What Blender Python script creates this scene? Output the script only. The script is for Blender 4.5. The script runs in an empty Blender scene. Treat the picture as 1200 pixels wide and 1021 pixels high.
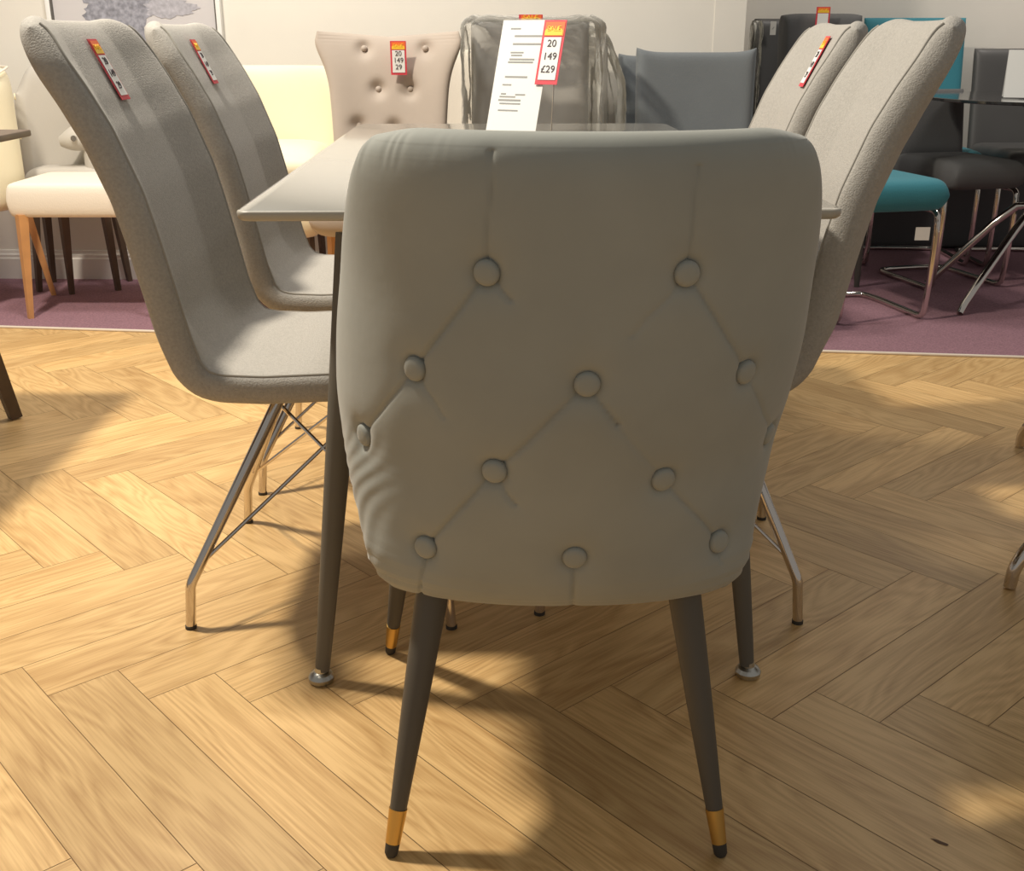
import bpy, math, random
import numpy as np
from mathutils import Vector, Matrix
random.seed(7); np.random.seed(7)
SC = bpy.context.scene; COL = SC.collection
R = math.radians

# ------------------------------------------------------------------ camera
F = 1300.0; CX = 600.0; CY = 510.5; H = .967; TH = R(19.8)
cam_d = bpy.data.cameras.new('camera'); cam = bpy.data.objects.new('camera', cam_d); COL.objects.link(cam)
cam.location = (0, 0, H); cam.rotation_euler = (R(90) - TH, 0, 0)
cam_d.sensor_width = 36; cam_d.lens = 36 * F / 1200; cam_d.clip_start = .02
SC.camera = cam
SC.view_settings.view_transform = 'Standard'; SC.view_settings.look = 'None'
SC.view_settings.gamma = 1; SC.view_settings.use_curve_mapping = False
SC.view_settings.exposure = 0.0

def ray(px, py):
    c, s = math.cos(TH), math.sin(TH); b = -(py - CY) / F
    return ((px - CX) / F, c + b * s, -s + b * c)
def onz(px, py, z=0.0):
    d = ray(px, py); k = (z - H) / d[2]; return Vector((d[0] * k, d[1] * k, z))
def ony(px, py, Y):
    d = ray(px, py); k = Y / d[1]; return Vector((d[0] * k, Y, H + d[2] * k))
def proj_np(P):
    c, s = math.cos(TH), math.sin(TH)
    x, y, z = P[..., 0], P[..., 1], P[..., 2] - H
    d = y * c - z * s; u = y * s + z * c
    return CX + F * x / d, CY - F * u / d

# ------------------------------------------------------------------ materials
def lin(c):
    return tuple(((v / 255 / 12.92) if v / 255 <= .04045 else ((v / 255 + .055) / 1.055) ** 2.4) for v in c) + (1,)
def mat(name, rgb, rough=.7, metal=0.0, bump=None, sheen=0.0, mottle=0.0, coat=0.0, spec=.5, msc=6, trans=0.0, alpha=1.0):
    m = bpy.data.materials.new(name); m.use_nodes = True
    nt = m.node_tree; b = nt.nodes['Principled BSDF']
    b.inputs['Base Color'].default_value = lin(rgb)
    b.inputs['Roughness'].default_value = rough; b.inputs['Metallic'].default_value = metal
    b.inputs['Sheen Weight'].default_value = sheen; b.inputs['Sheen Roughness'].default_value = .4
    b.inputs['Coat Weight'].default_value = coat; b.inputs['Coat Roughness'].default_value = .12
    b.inputs['Specular IOR Level'].default_value = spec
    b.inputs['Transmission Weight'].default_value = trans; b.inputs['Alpha'].default_value = alpha
    tc = nt.nodes.new('ShaderNodeTexCoord')
    if mottle:
        n = nt.nodes.new('ShaderNodeTexNoise'); n.inputs['Scale'].default_value = msc; n.inputs['Detail'].default_value = 5
        nt.links.new(tc.outputs['Object'], n.inputs['Vector'])
        mr = nt.nodes.new('ShaderNodeMapRange'); mr.inputs[1].default_value = .3; mr.inputs[2].default_value = .7
        mr.inputs[3].default_value = 1 - mottle; mr.inputs[4].default_value = 1 + mottle
        nt.links.new(n.outputs['Fac'], mr.inputs[0])
        hs = nt.nodes.new('ShaderNodeHueSaturation'); hs.inputs['Color'].default_value = lin(rgb)
        nt.links.new(mr.outputs[0], hs.inputs['Value']); nt.links.new(hs.outputs[0], b.inputs['Base Color'])
    if bump:
        sc, st = bump
        n = nt.nodes.new('ShaderNodeTexNoise'); n.inputs['Scale'].default_value = sc; n.inputs['Detail'].default_value = 3
        nt.links.new(tc.outputs['Object'], n.inputs['Vector'])
        bp = nt.nodes.new('ShaderNodeBump'); bp.inputs['Strength'].default_value = st; bp.inputs['Distance'].default_value = .002
        nt.links.new(n.outputs['Fac'], bp.inputs['Height']); nt.links.new(bp.outputs[0], b.inputs['Normal'])
    return m

M = {}
M['velvet'] = mat('grey_velvet', (158, 160, 153), .75, sheen=.25, mottle=.05, bump=(60, .12), spec=.25, msc=9)
M['weave'] = mat('grey_weave', (172, 168, 161), .9, sheen=.12, bump=(420, .7), mottle=.10, spec=.15, msc=220)
M['weave_light'] = mat('pale_grey_weave', (176, 172, 164), .9, sheen=.12, bump=(420, .7), mottle=.10, spec=.15, msc=220)
M['piping'] = mat('piping_cloth', (165, 161, 153), .9, spec=.15)
M['black_leg'] = mat('black_metal', (88, 83, 75), .5, spec=.4)
M['brass'] = mat('brass', (214, 176, 104), .4, 1.0)
M['rubber'] = mat('dark_rubber', (62, 58, 52), .7)
M['chrome'] = mat('chrome', (214, 206, 198), .12, 1.0)
M['steel'] = mat('brushed_steel', (190, 188, 180), .3, 1.0)
M['tabletop'] = mat('greige_gloss_top', (146, 143, 134), .16, coat=.9, mottle=.02, msc=3)
M['table_edge'] = mat('greige_edge', (172, 166, 154), .4)
M['anthracite'] = mat('anthracite_metal', (100, 96, 88), .5, spec=.4)
M['wall'] = mat('wall_paint', (230, 225, 215), .85, mottle=.015, bump=(90, .1), spec=.2)
M['skirting'] = mat('skirting_paint', (228, 223, 215), .45)
M['trim'] = mat('edge_trim', (226, 214, 198), .4)
M['cream'] = mat('cream_leather', (238, 229, 200), .55, mottle=.02, bump=(120, .15))
M['ivory'] = mat('ivory_cloth', (236, 227, 212), .8, bump=(200, .3))
M['palegrey'] = mat('pale_grey_cloth', (196, 190, 180), .8, bump=(200, .3), sheen=.3)
M['oak'] = mat('oak_leg', (205, 152, 98), .45, mottle=.08, msc=20)
M['dark_and_shaded_oak'] = mat('dark_stained_and_shaded_wood', (92, 76, 62), .5, mottle=.1, msc=20)  # dark stained wood, and one oak leg with shade put into its colour
M['mink'] = mat('mink_velvet', (176, 163, 150), .75, sheen=.3, mottle=.04, bump=(60, .2))
M['slate'] = mat('slate_blue_cloth', (108, 113, 116), .85, mottle=.05, bump=(200, .3), sheen=.1)
M['charcoal'] = mat('charcoal_cloth', (84, 84, 84), .85, mottle=.05, bump=(200, .3))
M['charcoal2'] = mat('charcoal_leather', (74, 73, 72), .5, mottle=.05)
M['wrapgrey'] = mat('wrapped_grey_cloth', (168, 164, 158), .8, mottle=.03)
M['teal'] = mat('teal_cloth', (50, 122, 136), .8, mottle=.05, bump=(200, .3), sheen=.1)
M['white'] = mat('white_card', (228, 228, 224), .6)
M['print'] = mat('grey_print', (150, 150, 148), .7)
M['ink'] = mat('black_ink', (70, 60, 66), .7)
M['red'] = mat('red_card', (208, 60, 74), .6)
M['orange'] = mat('orange_print', (236, 110, 52), .6)
M['yellow'] = mat('yellow_print', (246, 200, 60), .6)
M['frame'] = mat('white_frame', (246, 246, 244), .4)
M['framedark'] = mat('dark_frame_edge', (96, 92, 88), .6)
M['label'] = mat('pale_label', (214, 212, 205), .6)
M['knob'] = mat('knob_steel', (200, 196, 188), .2, 1.0)
M['blacktop'] = mat('black_glass_top', (34, 34, 34), .1, coat=.5)
M['carpet'] = mat('purple_carpet', (146, 112, 121), .95, mottle=.22, msc=170, bump=(300, .9), spec=.1)

def m_picture():
    m = bpy.data.materials.new('picture_print'); m.use_nodes = True; nt = m.node_tree; b = nt.nodes['Principled BSDF']
    b.inputs['Roughness'].default_value = .35
    tc = nt.nodes.new('ShaderNodeTexCoord'); n = nt.nodes.new('ShaderNodeTexNoise'); n.inputs['Scale'].default_value = 1.5
    b.inputs['Base Color'].default_value = lin((208, 204, 205)); return m
M['picture'] = m_picture()
M['petal'] = mat('grey_lilac_print', (150, 150, 160), .5, mottle=.35, msc=60)
M['petal2'] = mat('pale_lilac_print', (178, 176, 184), .5, mottle=.2, msc=60)

def m_plastic():
    m = bpy.data.materials.new('clear_wrap'); m.use_nodes = True; nt = m.node_tree
    for n in list(nt.nodes): nt.nodes.remove(n)
    out = nt.nodes.new('ShaderNodeOutputMaterial'); mix = nt.nodes.new('ShaderNodeMixShader')
    tr = nt.nodes.new('ShaderNodeBsdfTransparent'); tr.inputs[0].default_value = (.93, .93, .92, 1)
    gl = nt.nodes.new('ShaderNodeBsdfPrincipled'); gl.inputs['Base Color'].default_value = lin((228, 226, 218)); gl.inputs['Roughness'].default_value = .12
    tc = nt.nodes.new('ShaderNodeTexCoord'); mp = nt.nodes.new('ShaderNodeMapping'); mp.inputs['Scale'].default_value = (1, 1, .35)
    nz = nt.nodes.new('ShaderNodeTexNoise'); nz.inputs['Scale'].default_value = 16; nz.inputs['Detail'].default_value = 5; nz.inputs['Distortion'].default_value = 1.2
    bp = nt.nodes.new('ShaderNodeBump'); bp.inputs['Strength'].default_value = 1; bp.inputs['Distance'].default_value = .007
    nt.links.new(tc.outputs['Object'], mp.inputs[0]); nt.links.new(mp.outputs[0], nz.inputs['Vector'])
    nt.links.new(nz.outputs['Fac'], bp.inputs['Height']); nt.links.new(bp.outputs[0], gl.inputs['Normal'])
    fr = nt.nodes.new('ShaderNodeFresnel'); fr.inputs[0].default_value = 1.5; nt.links.new(bp.outputs[0], fr.inputs[1])
    ad = nt.nodes.new('ShaderNodeMath'); ad.operation = 'ADD'; ad.inputs[1].default_value = .05; ad.use_clamp = True
    nt.links.new(fr.outputs[0], ad.inputs[0]); nt.links.new(ad.outputs[0], mix.inputs[0])
    nt.links.new(tr.outputs[0], mix.inputs[1]); nt.links.new(gl.outputs[0], mix.inputs[2]); nt.links.new(mix.outputs[0], out.inputs[0])
    return m
M['wrap'] = m_plastic()

def m_planks():
    m = bpy.data.materials.new('oak_planks'); m.use_nodes = True; nt = m.node_tree; b = nt.nodes['Principled BSDF']
    N = nt.nodes.new; L = nt.links.new
    uv = N('ShaderNodeUVMap'); uv.uv_map = 'grain'
    at = N('ShaderNodeAttribute'); at.attribute_name = 'tone'
    # long wavy grain
    mp = N('ShaderNodeMapping'); mp.inputs['Scale'].default_value = (1.3, 8, 1); L(uv.outputs[0], mp.inputs[0])
    n1 = N('ShaderNodeTexNoise'); n1.inputs['Scale'].default_value = 1.0; n1.inputs['Detail'].default_value = 2; n1.inputs['Distortion'].default_value = .3
    L(mp.outputs[0], n1.inputs['Vector'])
    mul = N('ShaderNodeMath'); mul.operation = 'MULTIPLY'; mul.inputs[1].default_value = 17; L(n1.outputs['Fac'], mul.inputs[0])
    fr = N('ShaderNodeMath'); fr.operation = 'FRACT'; L(mul.outputs[0], fr.inputs[0])
    pp = N('ShaderNodeMath'); pp.operation = 'PINGPONG'; pp.inputs[1].default_value = .5; L(mul.outputs[0], pp.inputs[0])
    mp2 = N('ShaderNodeMapping'); mp2.inputs['Scale'].default_value = (9, 260, 1); L(uv.outputs[0], mp2.inputs[0])
    n2 = N('ShaderNodeTexNoise'); n2.inputs['Scale'].default_value = 1; n2.inputs['Detail'].default_value = 3; L(mp2.outputs[0], n2.inputs['Vector'])
    mp3 = N('ShaderNodeMapping'); mp3.inputs['Scale'].default_value = (2, 9, 1); L(uv.outputs[0], mp3.inputs[0])
    n3 = N('ShaderNodeTexNoise'); n3.inputs['Scale'].default_value = 1; n3.inputs['Detail'].default_value = 4; L(mp3.outputs[0], n3.inputs['Vector'])
    a1 = N('ShaderNodeMath'); a1.operation = 'MULTIPLY_ADD'; a1.inputs[1].default_value = .42; L(pp.outputs[0], a1.inputs[0])
    h2 = N('ShaderNodeMath'); h2.operation = 'MULTIPLY_ADD'; h2.inputs[1].default_value = .6; h2.inputs[2].default_value = .08; L(n2.outputs['Fac'], h2.inputs[0]); L(h2.outputs[0], a1.inputs[2])
    a2 = N('ShaderNodeMath'); a2.operation = 'MULTIPLY_ADD'; a2.inputs[1].default_value = .55; L(n3.outputs['Fac'], a2.inputs[0]); L(a1.outputs[0], a2.inputs[2])
    cr = N('ShaderNodeValToRGB'); e = cr.color_ramp.elements
    e[0].position = .44; e[0].color = lin((178, 138, 88)); e[1].position = .90; e[1].color = lin((224, 188, 134))
    L(a2.outputs[0], cr.inputs[0])
    hs = N('ShaderNodeHueSaturation'); L(cr.outputs[0], hs.inputs['Color']); hs.inputs['Saturation'].default_value = 1.04
    mr = N('ShaderNodeMapRange'); mr.inputs[3].default_value = .80; mr.inputs[4].default_value = 1.12; L(at.outputs['Fac'], mr.inputs[0]); L(mr.outputs[0], hs.inputs['Value'])
    L(hs.outputs[0], b.inputs['Base Color'])
    b.inputs['Roughness'].default_value = .42; b.inputs['Specular IOR Level'].default_value = .45
    bp = N('ShaderNodeBump'); bp.inputs['Strength'].default_value = .12; bp.inputs['Distance'].default_value = .001
    L(n2.outputs['Fac'], bp.inputs['Height']); L(bp.outputs[0], b.inputs['Normal'])
    return m
M['planks'] = m_planks()
M['groove'] = mat('plank_groove', (140, 106, 70), .8)

# ------------------------------------------------------------------ mesh helpers
def tag(o, label=None, cat=None, group=None, kind=None):
    if label: o['label'] = label
    if cat: o['category'] = cat
    if group: o['group'] = group
    if kind: o['kind'] = kind
    return o
def link_mesh(name, verts, faces, m, parent=None, smooth=True):
    me = bpy.data.meshes.new(name); me.from_pydata([tuple(v) for v in verts], [], faces); me.update()
    if smooth: me.polygons.foreach_set('use_smooth', [True] * len(me.polygons))
    if m: me.materials.append(m)
    o = bpy.data.objects.new(name, me); COL.objects.link(o)
    if parent: o.parent = parent
    return o
def empty(name, loc=(0, 0, 0), rz=0.0, **k):
    o = bpy.data.objects.new(name, None); COL.objects.link(o); o.location = loc; o.rotation_euler = (0, 0, rz)
    o.empty_display_size = .1
    return tag(o, **k)
class MB:
    def __init__(s): s.v = []; s.f = []; s.mi = []
    def add(s, v, f, mi=0):
        o = len(s.v); s.v += [tuple(p) for p in v]; s.f += [tuple(i + o for i in q) for q in f]; s.mi += [mi] * len(f)
        return s
    def build(s, name, ms, parent=None, smooth=True, sharp=35):
        if not isinstance(ms, (list, tuple)): ms = [ms]
        o = link_mesh(name, s.v, s.f, None, parent, smooth)
        for m in ms: o.data.materials.append(m)
        o.data.polygons.foreach_set('material_index', s.mi)
        if smooth:
            try: o.data.set_sharp_from_angle(angle=R(sharp))
            except Exception: pass
        return o
def rbox(c, d, r=.004, seg=2, Mx=None):
    """rounded box as verts/faces; c centre, d full dimensions"""
    import bmesh
    bm = bmesh.new(); bmesh.ops.create_cube(bm, size=1)
    for v in bm.verts: v.co = Vector((v.co.x * d[0], v.co.y * d[1], v.co.z * d[2]))
    if r > 0: bmesh.ops.bevel(bm, geom=list(bm.edges), offset=min(r, min(d) * .49), segments=seg, profile=.5, affect='EDGES')
    bm.verts.ensure_lookup_table()
    vs = [v.co.copy() for v in bm.verts]; fs = [[v.index for v in f.verts] for f in bm.faces]; bm.free()
    if Mx: vs = [Mx @ v for v in vs]
    vs = [v + Vector(c) for v in vs]
    return vs, fs
def tube(pts, rad, n=14, caps=True, smoothk=0):
    pts = [Vector(p) for p in pts]
    if not isinstance(rad, (list, tuple)): rad = [rad] * len(pts)
    if smoothk:
        for _ in range(smoothk):
            np_, nr = [pts[0]], [rad[0]]
            for i in range(len(pts) - 1):
                a, b = pts[i], pts[i + 1]
                np_ += [a.lerp(b, .25), a.lerp(b, .75)]; nr += [rad[i] * .75 + rad[i + 1] * .25, rad[i] * .25 + rad[i + 1] * .75]
            np_.append(pts[-1]); nr.append(rad[-1]); pts, rad = np_, nr
    v = []; f = []; prev = None
    for i, p in enumerate(pts):
        t = (pts[min(i + 1, len(pts) - 1)] - pts[max(i - 1, 0)]).normalized()
        if prev is None:
            a = Vector((0, 0, 1)) if abs(t.z) < .9 else Vector((1, 0, 0)); u = t.cross(a).normalized()
        else: u = (prev - t * prev.dot(t)).normalized()
        prev = u; w = t.cross(u)
        for k in range(n):
            an = 2 * math.pi * k / n; v.append(p + (u * math.cos(an) + w * math.sin(an)) * rad[i])
    for i in range(len(pts) - 1):
        for k in range(n):
            a = i * n + k; b = i * n + (k + 1) % n; f.append((a, b, b + n, a + n))
    if caps: f.append(tuple(range(n - 1, -1, -1))); f.append(tuple(range((len(pts) - 1) * n, len(pts) * n)))
    return v, f
def pad_grid(fn, T, ns, nt, ps, pt):
    u = np.linspace(-1, 1, ns); v = np.linspace(-1, 1, nt)
    S, TT = np.meshgrid(np.sin(u * np.pi / 2), np.sin(v * np.pi / 2), indexing='ij')
    e = 1e-3
    P = fn(S, TT)
    ds = fn(np.clip(S + e, -1, 1), TT) - fn(np.clip(S - e, -1, 1), TT)
    dt = fn(S, np.clip(TT + e, -1, 1)) - fn(S, np.clip(TT - e, -1, 1))
    N = np.cross(ds, dt); N /= np.linalg.norm(N, axis=-1, keepdims=True) + 1e-12
    h = T / 2 * np.sqrt(np.clip(1 - np.abs(S) ** ps, 0, 1) * np.clip(1 - np.abs(TT) ** pt, 0, 1))
    return S, TT, P, N, h
def pad_mesh(A, B):
    """closed pillow from two grids that meet at the rim"""
    ns, nt = A.shape[:2]
    V = [tuple(p) for p in A.reshape(-1, 3)]; ia = np.arange(ns * nt).reshape(ns, nt); ib = ia.copy()
    for i in range(1, ns - 1):
        for j in range(1, nt - 1):
            ib[i, j] = len(V); V.append(tuple(B[i, j]))
    Fc = []
    for i in range(ns - 1):
        for j in range(nt - 1):
            Fc.append((int(ia[i, j]), int(ia[i + 1, j]), int(ia[i + 1, j + 1]), int(ia[i, j + 1])))
            Fc.append((int(ib[i, j]), int(ib[i, j + 1]), int(ib[i + 1, j + 1]), int(ib[i + 1, j])))
    return V, Fc
def pad(name, fn, T, m, parent=None, ns=28, nt=28, ps=8, pt=8, dentA=None):
    S, TT, P, N, h = pad_grid(fn, T, ns, nt, ps, pt)
    hh = h[..., None]; A = P + N * hh; B = P - N * hh
    if dentA is not None: A = A - N * dentA(A)[..., None]
    V, Fc = pad_mesh(A, B)
    return link_mesh(name, V, Fc, m, parent), (S, TT, A, N)
def children(o): return [c for c in bpy.data.objects if c.parent == o]
def copy_tree(o, parent=None):
    c = o.copy(); COL.objects.link(c); c.parent = parent
    for ch in children(o):
        if ch is not c: copy_tree(ch, c)
    return c
def frame_mat(origin, xa, ya):
    xa = Vector(xa).normalized(); za = xa.cross(Vector(ya)).normalized(); ya = za.cross(xa)
    return Matrix(((xa.x, ya.x, za.x, origin[0]), (xa.y, ya.y, za.y, origin[1]), (xa.z, ya.z, za.z, origin[2]), (0, 0, 0, 1)))
def lettering(txt, size, Mx, mt, name, parent, depth=.0004, align='CENTER', sx=1.0):
    cu = bpy.data.curves.new('lettering', 'FONT'); cu.body = txt; cu.size = size; cu.extrude = depth; cu.align_x = align; cu.align_y = 'CENTER'
    to = bpy.data.objects.new('lettering', cu)
    me = bpy.data.meshes.new_from_object(to)
    me.transform(Matrix.Diagonal((sx, 1, 1, 1))); me.transform(Mx)
    bpy.data.objects.remove(to); bpy.data.curves.remove(cu)
    me.materials.clear(); me.materials.append(mt)
    o = bpy.data.objects.new(name, me); COL.objects.link(o)
    if parent: o.parent = parent
    return o

# ------------------------------------------------------------------ setting
def quad_struct(name, pts, m, thick=None):
    o = link_mesh(name, pts, [tuple(range(len(pts)))], m, None, False); o['kind'] = 'structure'; return o
# herringbone floor, real planks over a groove bed
def floor():
    W = .1127; Lp = .61; dirr = R(-3.2); r2 = math.sqrt(2)
    ca, sa = math.cos(dirr), math.sin(dirr); ax, ay = -.564, 1.479
    def w2(x, y): return (ax + x * ca - y * sa, ay + x * sa + y * ca)
    def edgeY(x): return 3.60 - .115 * x
    V = [];  Fc = []; UV = []; T = []
    off = 0.0
    A = (1 / r2, 1 / r2); B = (-1 / r2, 1 / r2)
    def clip(poly):
        out = []
        for i in range(len(poly)):
            p, q = poly[i], poly[(i + 1) % len(poly)]
            dp = edgeY(p[0]) - p[1]; dq = edgeY(q[0]) - q[1]
            if dp >= 0: out.append(p)
            if dp * dq < 0:
                t = dp / (dp - dq); out.append(tuple(p[k] + (q[k] - p[k]) * t for k in range(4)))
        return out
    xs = {0: 0.0}
    kmin, kmax = -6, 7
    o = 0.0
    offs = {0: 0.0}
    for k in range(1, kmax + 1):
        o += (Lp / r2) if (k - 1) % 2 == 0 else -(Lp / r2); offs[k] = o
    o = 0.0
    for k in range(-1, kmin - 1, -1):
        o -= (Lp / r2) if k % 2 == 0 else -(Lp / r2); offs[k] = o
    for k in range(kmin, kmax + 1):
        a, b = (A, B) if k % 2 == 0 else (B, A)
        y0 = k * Lp / r2
        base = offs[k] % (W * r2)
        for j in range(-26, 30):
            x0 = base + j * W * r2
            g = .0006; ru, rv = random.uniform(0, 50), random.uniform(0, 50)
            cs = []
            for (la, lb) in ((g, g), (Lp - g, g), (Lp - g, W - g), (g, W - g)):
                p = w2(x0 + a[0] * la + b[0] * lb, y0 + a[1] * la + b[1] * lb); cs.append((p[0], p[1], la + ru, lb + rv))
            if a is B: cs.reverse()
            cs = clip(cs)
            if len(cs) < 3: continue
            tn = min(1, max(0, random.gauss(.5, .24)))
            i0 = len(V); V += [(c[0], c[1], 0.0) for c in cs]; Fc.append(tuple(range(i0, i0 + len(cs)))); UV += [(c[2], c[3]) for c in cs]; T += [tn] * len(cs)
    me = bpy.data.meshes.new('floor'); me.from_pydata(V, [], Fc); me.update()
    ul = me.uv_layers.new(name='grain'); at = me.attributes.new('tone', 'FLOAT', 'POINT')
    at.data.foreach_set('value', T)
    for l in me.loops: ul.data[l.index].uv = UV[l.vertex_index]
    # groove bed as second material, same object
    me.materials.append(M['planks'])
    o = bpy.data.objects.new('floor', me); COL.objects.link(o); o['kind'] = 'structure'
    bed = link_mesh('trim_2', [(-3.9, -1.2, -.0012), (4.2, -1.2, -.0012), (4.2, edgeY(4.2), -.0012), (-3.9, edgeY(-3.9), -.0012)], [(0, 1, 2, 3)], M['groove'], None, False)
    bed['kind'] = 'structure'; bed['label'] = 'dark joints between the herringbone planks'
    # knot mark on a plank near the front right
    return edgeY
edgeY = floor()
cp = link_mesh('floor_carpet', [(-3.9, edgeY(-3.9), .004), (4.2, edgeY(4.2), .004), (4.2, 6.4, .004), (-3.9, 6.4, .004)], [(0, 1, 2, 3)], M['carpet'], None, False); cp['kind'] = 'structure'
cp['label'] = 'purple carpet along the back of the showroom'
# metal strip between oak and carpet
dv = Vector((1, -.115, 0)).normalized(); Mx = frame_mat((0, 0, 0), dv, Vector((0, 1, 0)))
tr = MB(); v, f = rbox((0, 0, 0), (8.2, .013, .008), .003, 2, Mx); v = [Vector(p) + Vector((.15, edgeY(.15), .004)) for p in v]; tr.add(v, f)
o = tr.build('trim_1', M['trim']); o['kind'] = 'structure'
# walls: long left stretch, corner, then a deeper bay on the right
def wall_piece(name, x0, x1, y0, y1, hgt=3.3):
    mb = MB(); a = Vector((x0, y0, 0)); b = Vector((x1, y1, 0)); n = Vector((-(y1 - y0), x1 - x0, 0)).normalized() * .12
    vs = [a, b, b + n, a + n] + [p + Vector((0, 0, hgt)) for p in (a, b, b + n, a + n)]
    mb.add(vs, [(0, 3, 2, 1), (4, 5, 6, 7), (0, 1, 5, 4), (1, 2, 6, 5), (2, 3, 7, 6), (3, 0, 4, 7)])
    o = mb.build(name, M['wall'], None, False); o['kind'] = 'structure'
def skirting(name, x0, x1, y0, y1):
    a = Vector((x0, y0, 0)); b = Vector((x1, y1, 0)); n = -Vector((-(y1 - y0), x1 - x0, 0)).normalized()
    prof = [(0, .004), (.018, .004), (.018, .088), (.014, .094), (.014, .104), (.008, .110), (.006, .122), (0, .124)]
    mb = MB(); vs = [a + n * p[0] + Vector((0, 0, p[1])) for p in prof] + [b + n * p[0] + Vector((0, 0, p[1])) for p in prof]; k = len(prof)
    mb.add(vs, [(i, i + k, i + 1 + k, i + 1) for i in range(k - 1)] + [tuple(range(k)), tuple(range(2 * k - 1, k - 1, -1))])
    o = mb.build(name, M['skirting'], None, False); o['kind'] = 'structure'
wall_piece('wall_back', -3.9, .90, 4.70, 4.562)
wall_piece('wall_bay', .90, 4.2, 5.55, 5.50)
wall_piece('wall_return', .90, .90001, 4.562, 5.67)
skirting('baseboard_back', -3.9, .90, 4.70, 4.562)
skirting('baseboard_bay', .90, 4.2, 5.55, 5.50)

# ------------------------------------------------------------------ tickets
def ticket(label, origin, xa, ya, w, h, lines=('20', '149', '29'), grp='red bordered sale tickets', simple=False, bare=False):
    """red card, flame header, white price panel with figures; origin = centre, xa right, ya up"""
    Mx = frame_mat(origin, xa, ya)
    root = empty('price_ticket', origin, label=label, cat='price ticket', group=grp)
    inv = Matrix.Translation(-Vector(origin)); L = inv @ Mx
    def card(name, cx, cy, ww, hh, z, m, t=.0006):
        v, f = rbox((cx, cy, z), (ww, hh, t), 0); v = [L @ Vector(p) for p in v]
        return link_mesh(name, v, f, m, root, False)
    card('card', 0, 0, w, h, 0, M['red'], .0012)
    card('header', w * .02, h * .36, w * .86, h * .22, .0012, M['orange'])
    # flames
    fl = MB(); nfl = 5
    for i in range(nfl):
        x0 = -w * .4 + i * w * .8 / nfl; x1 = x0 + w * .8 / nfl; yy = h * .26
        vs = [(x0, yy, .0019), (x1, yy, .0019), (x1, yy + h * .07, .0019), ((x0 + x1) / 2, yy + h * (.15 if i % 2 else .11), .0019), (x0, yy + h * .07, .0019)]
        fl.add([L @ Vector(p) for p in vs], [(0, 1, 2, 3, 4)])
    fl.build('flame', M['yellow'], root, False)
    card('price_panel', 0, -h * .1, w * .78, h * .66, .0014, M['white'])
    lettering('SALE', w * .30, L @ Matrix.Translation((0, h * .36, .0022)), M['yellow'], 'heading', root)
    for i, t in enumerate(lines):
        lettering(t, w * (.42 if len(t) < 4 else .36), L @ Matrix.Translation((0, h * (.13 - .2 * i), .0022)), M['ink'], 'price', root)
    return root

# ------------------------------------------------------------------ main tufted chair
KZ = [.32, .345, .365, .40, .44, .49, .55, .62, .70, .78, .84, .88]
KA = [0.1928, 0.2279, 0.2285, 0.2365, 0.25, 0.263, 0.2744, 0.2781, 0.2715, 0.2709, 0.2707, 0.2701]
KX = [0.0611, 0.0583, 0.0579, 0.0569, 0.0569, 0.059, 0.0639, 0.0714, 0.0771, 0.0801, 0.0812, 0.0824]
def sm(x): x = np.clip(x, 0, 1); return x * x * (3 - 2 * x)
def sint(z, xs, ys):
    return sum(wt * np.interp(z + k, xs, ys) for k, wt in ((-.03, .12), (-.015, .23), (0, .30), (.015, .23), (.03, .12)))
def shell_fn(s, t, A=KA, XC=KX):
    q = (t + 1) / 2; a_ = np.abs(s)
    ztop = .878 - .012 * sm((a_ - .45) / .3) - .20 * sm((a_ - .66) / .34)
    z = .320 + (ztop - .320) * q
    ph = s * 1.42
    x = sint(z, KZ, XC) + sint(z, KZ, A) * np.sign(s) * np.abs(np.sin(ph)) ** .88
    yb = sint(z, [.33, .36, .42, .6, .88], [1.205, 1.19, 1.178, 1.152, 1.138])
    b = sint(z, [.32, .36, .42, .5, .6, .88], [.05, .09, .17, .25, .27, .20])
    y = yb + b * (1 - np.abs(np.cos(ph)) ** 1.15)
    return np.stack([x, y, z], -1)
BUT = [(568, 321), (808, 323), (482, 434), (686, 453), (878, 439), (422, 511), (905, 510), (577, 556), (779, 564), (496, 644), (675, 658), (847, 636)]
PLEAT = [((568, 321), (482, 434), 1), ((482, 434), (422, 511), 1), ((686, 453), (577, 556), 1), ((577, 556), (496, 644), 1), ((496, 644), (490, 712), 1.1),
         ((675, 658), (671, 716), 1), ((568, 321), (576, 178), .8), ((808, 323), (819, 195), .7), ((808, 323), (878, 439), .9), ((568, 321), (598, 352), .8),
         ((686, 453), (724, 500), .9), ((779, 564), (847, 636), .7), ((577, 556), (603, 592), .8), ((808, 323), (740, 395), .5), ((482, 434), (520, 490), .5),
         ((847, 636), (846, 700), .6), ((724, 500), (779, 564), .35), ((878, 439), (905, 510), .6)]
mc = empty('tufted_dining_chair', (.056, 1.40, 0), label='large grey velvet tub dining chair with button-tufted back, in front at table end', cat='chair')
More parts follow.
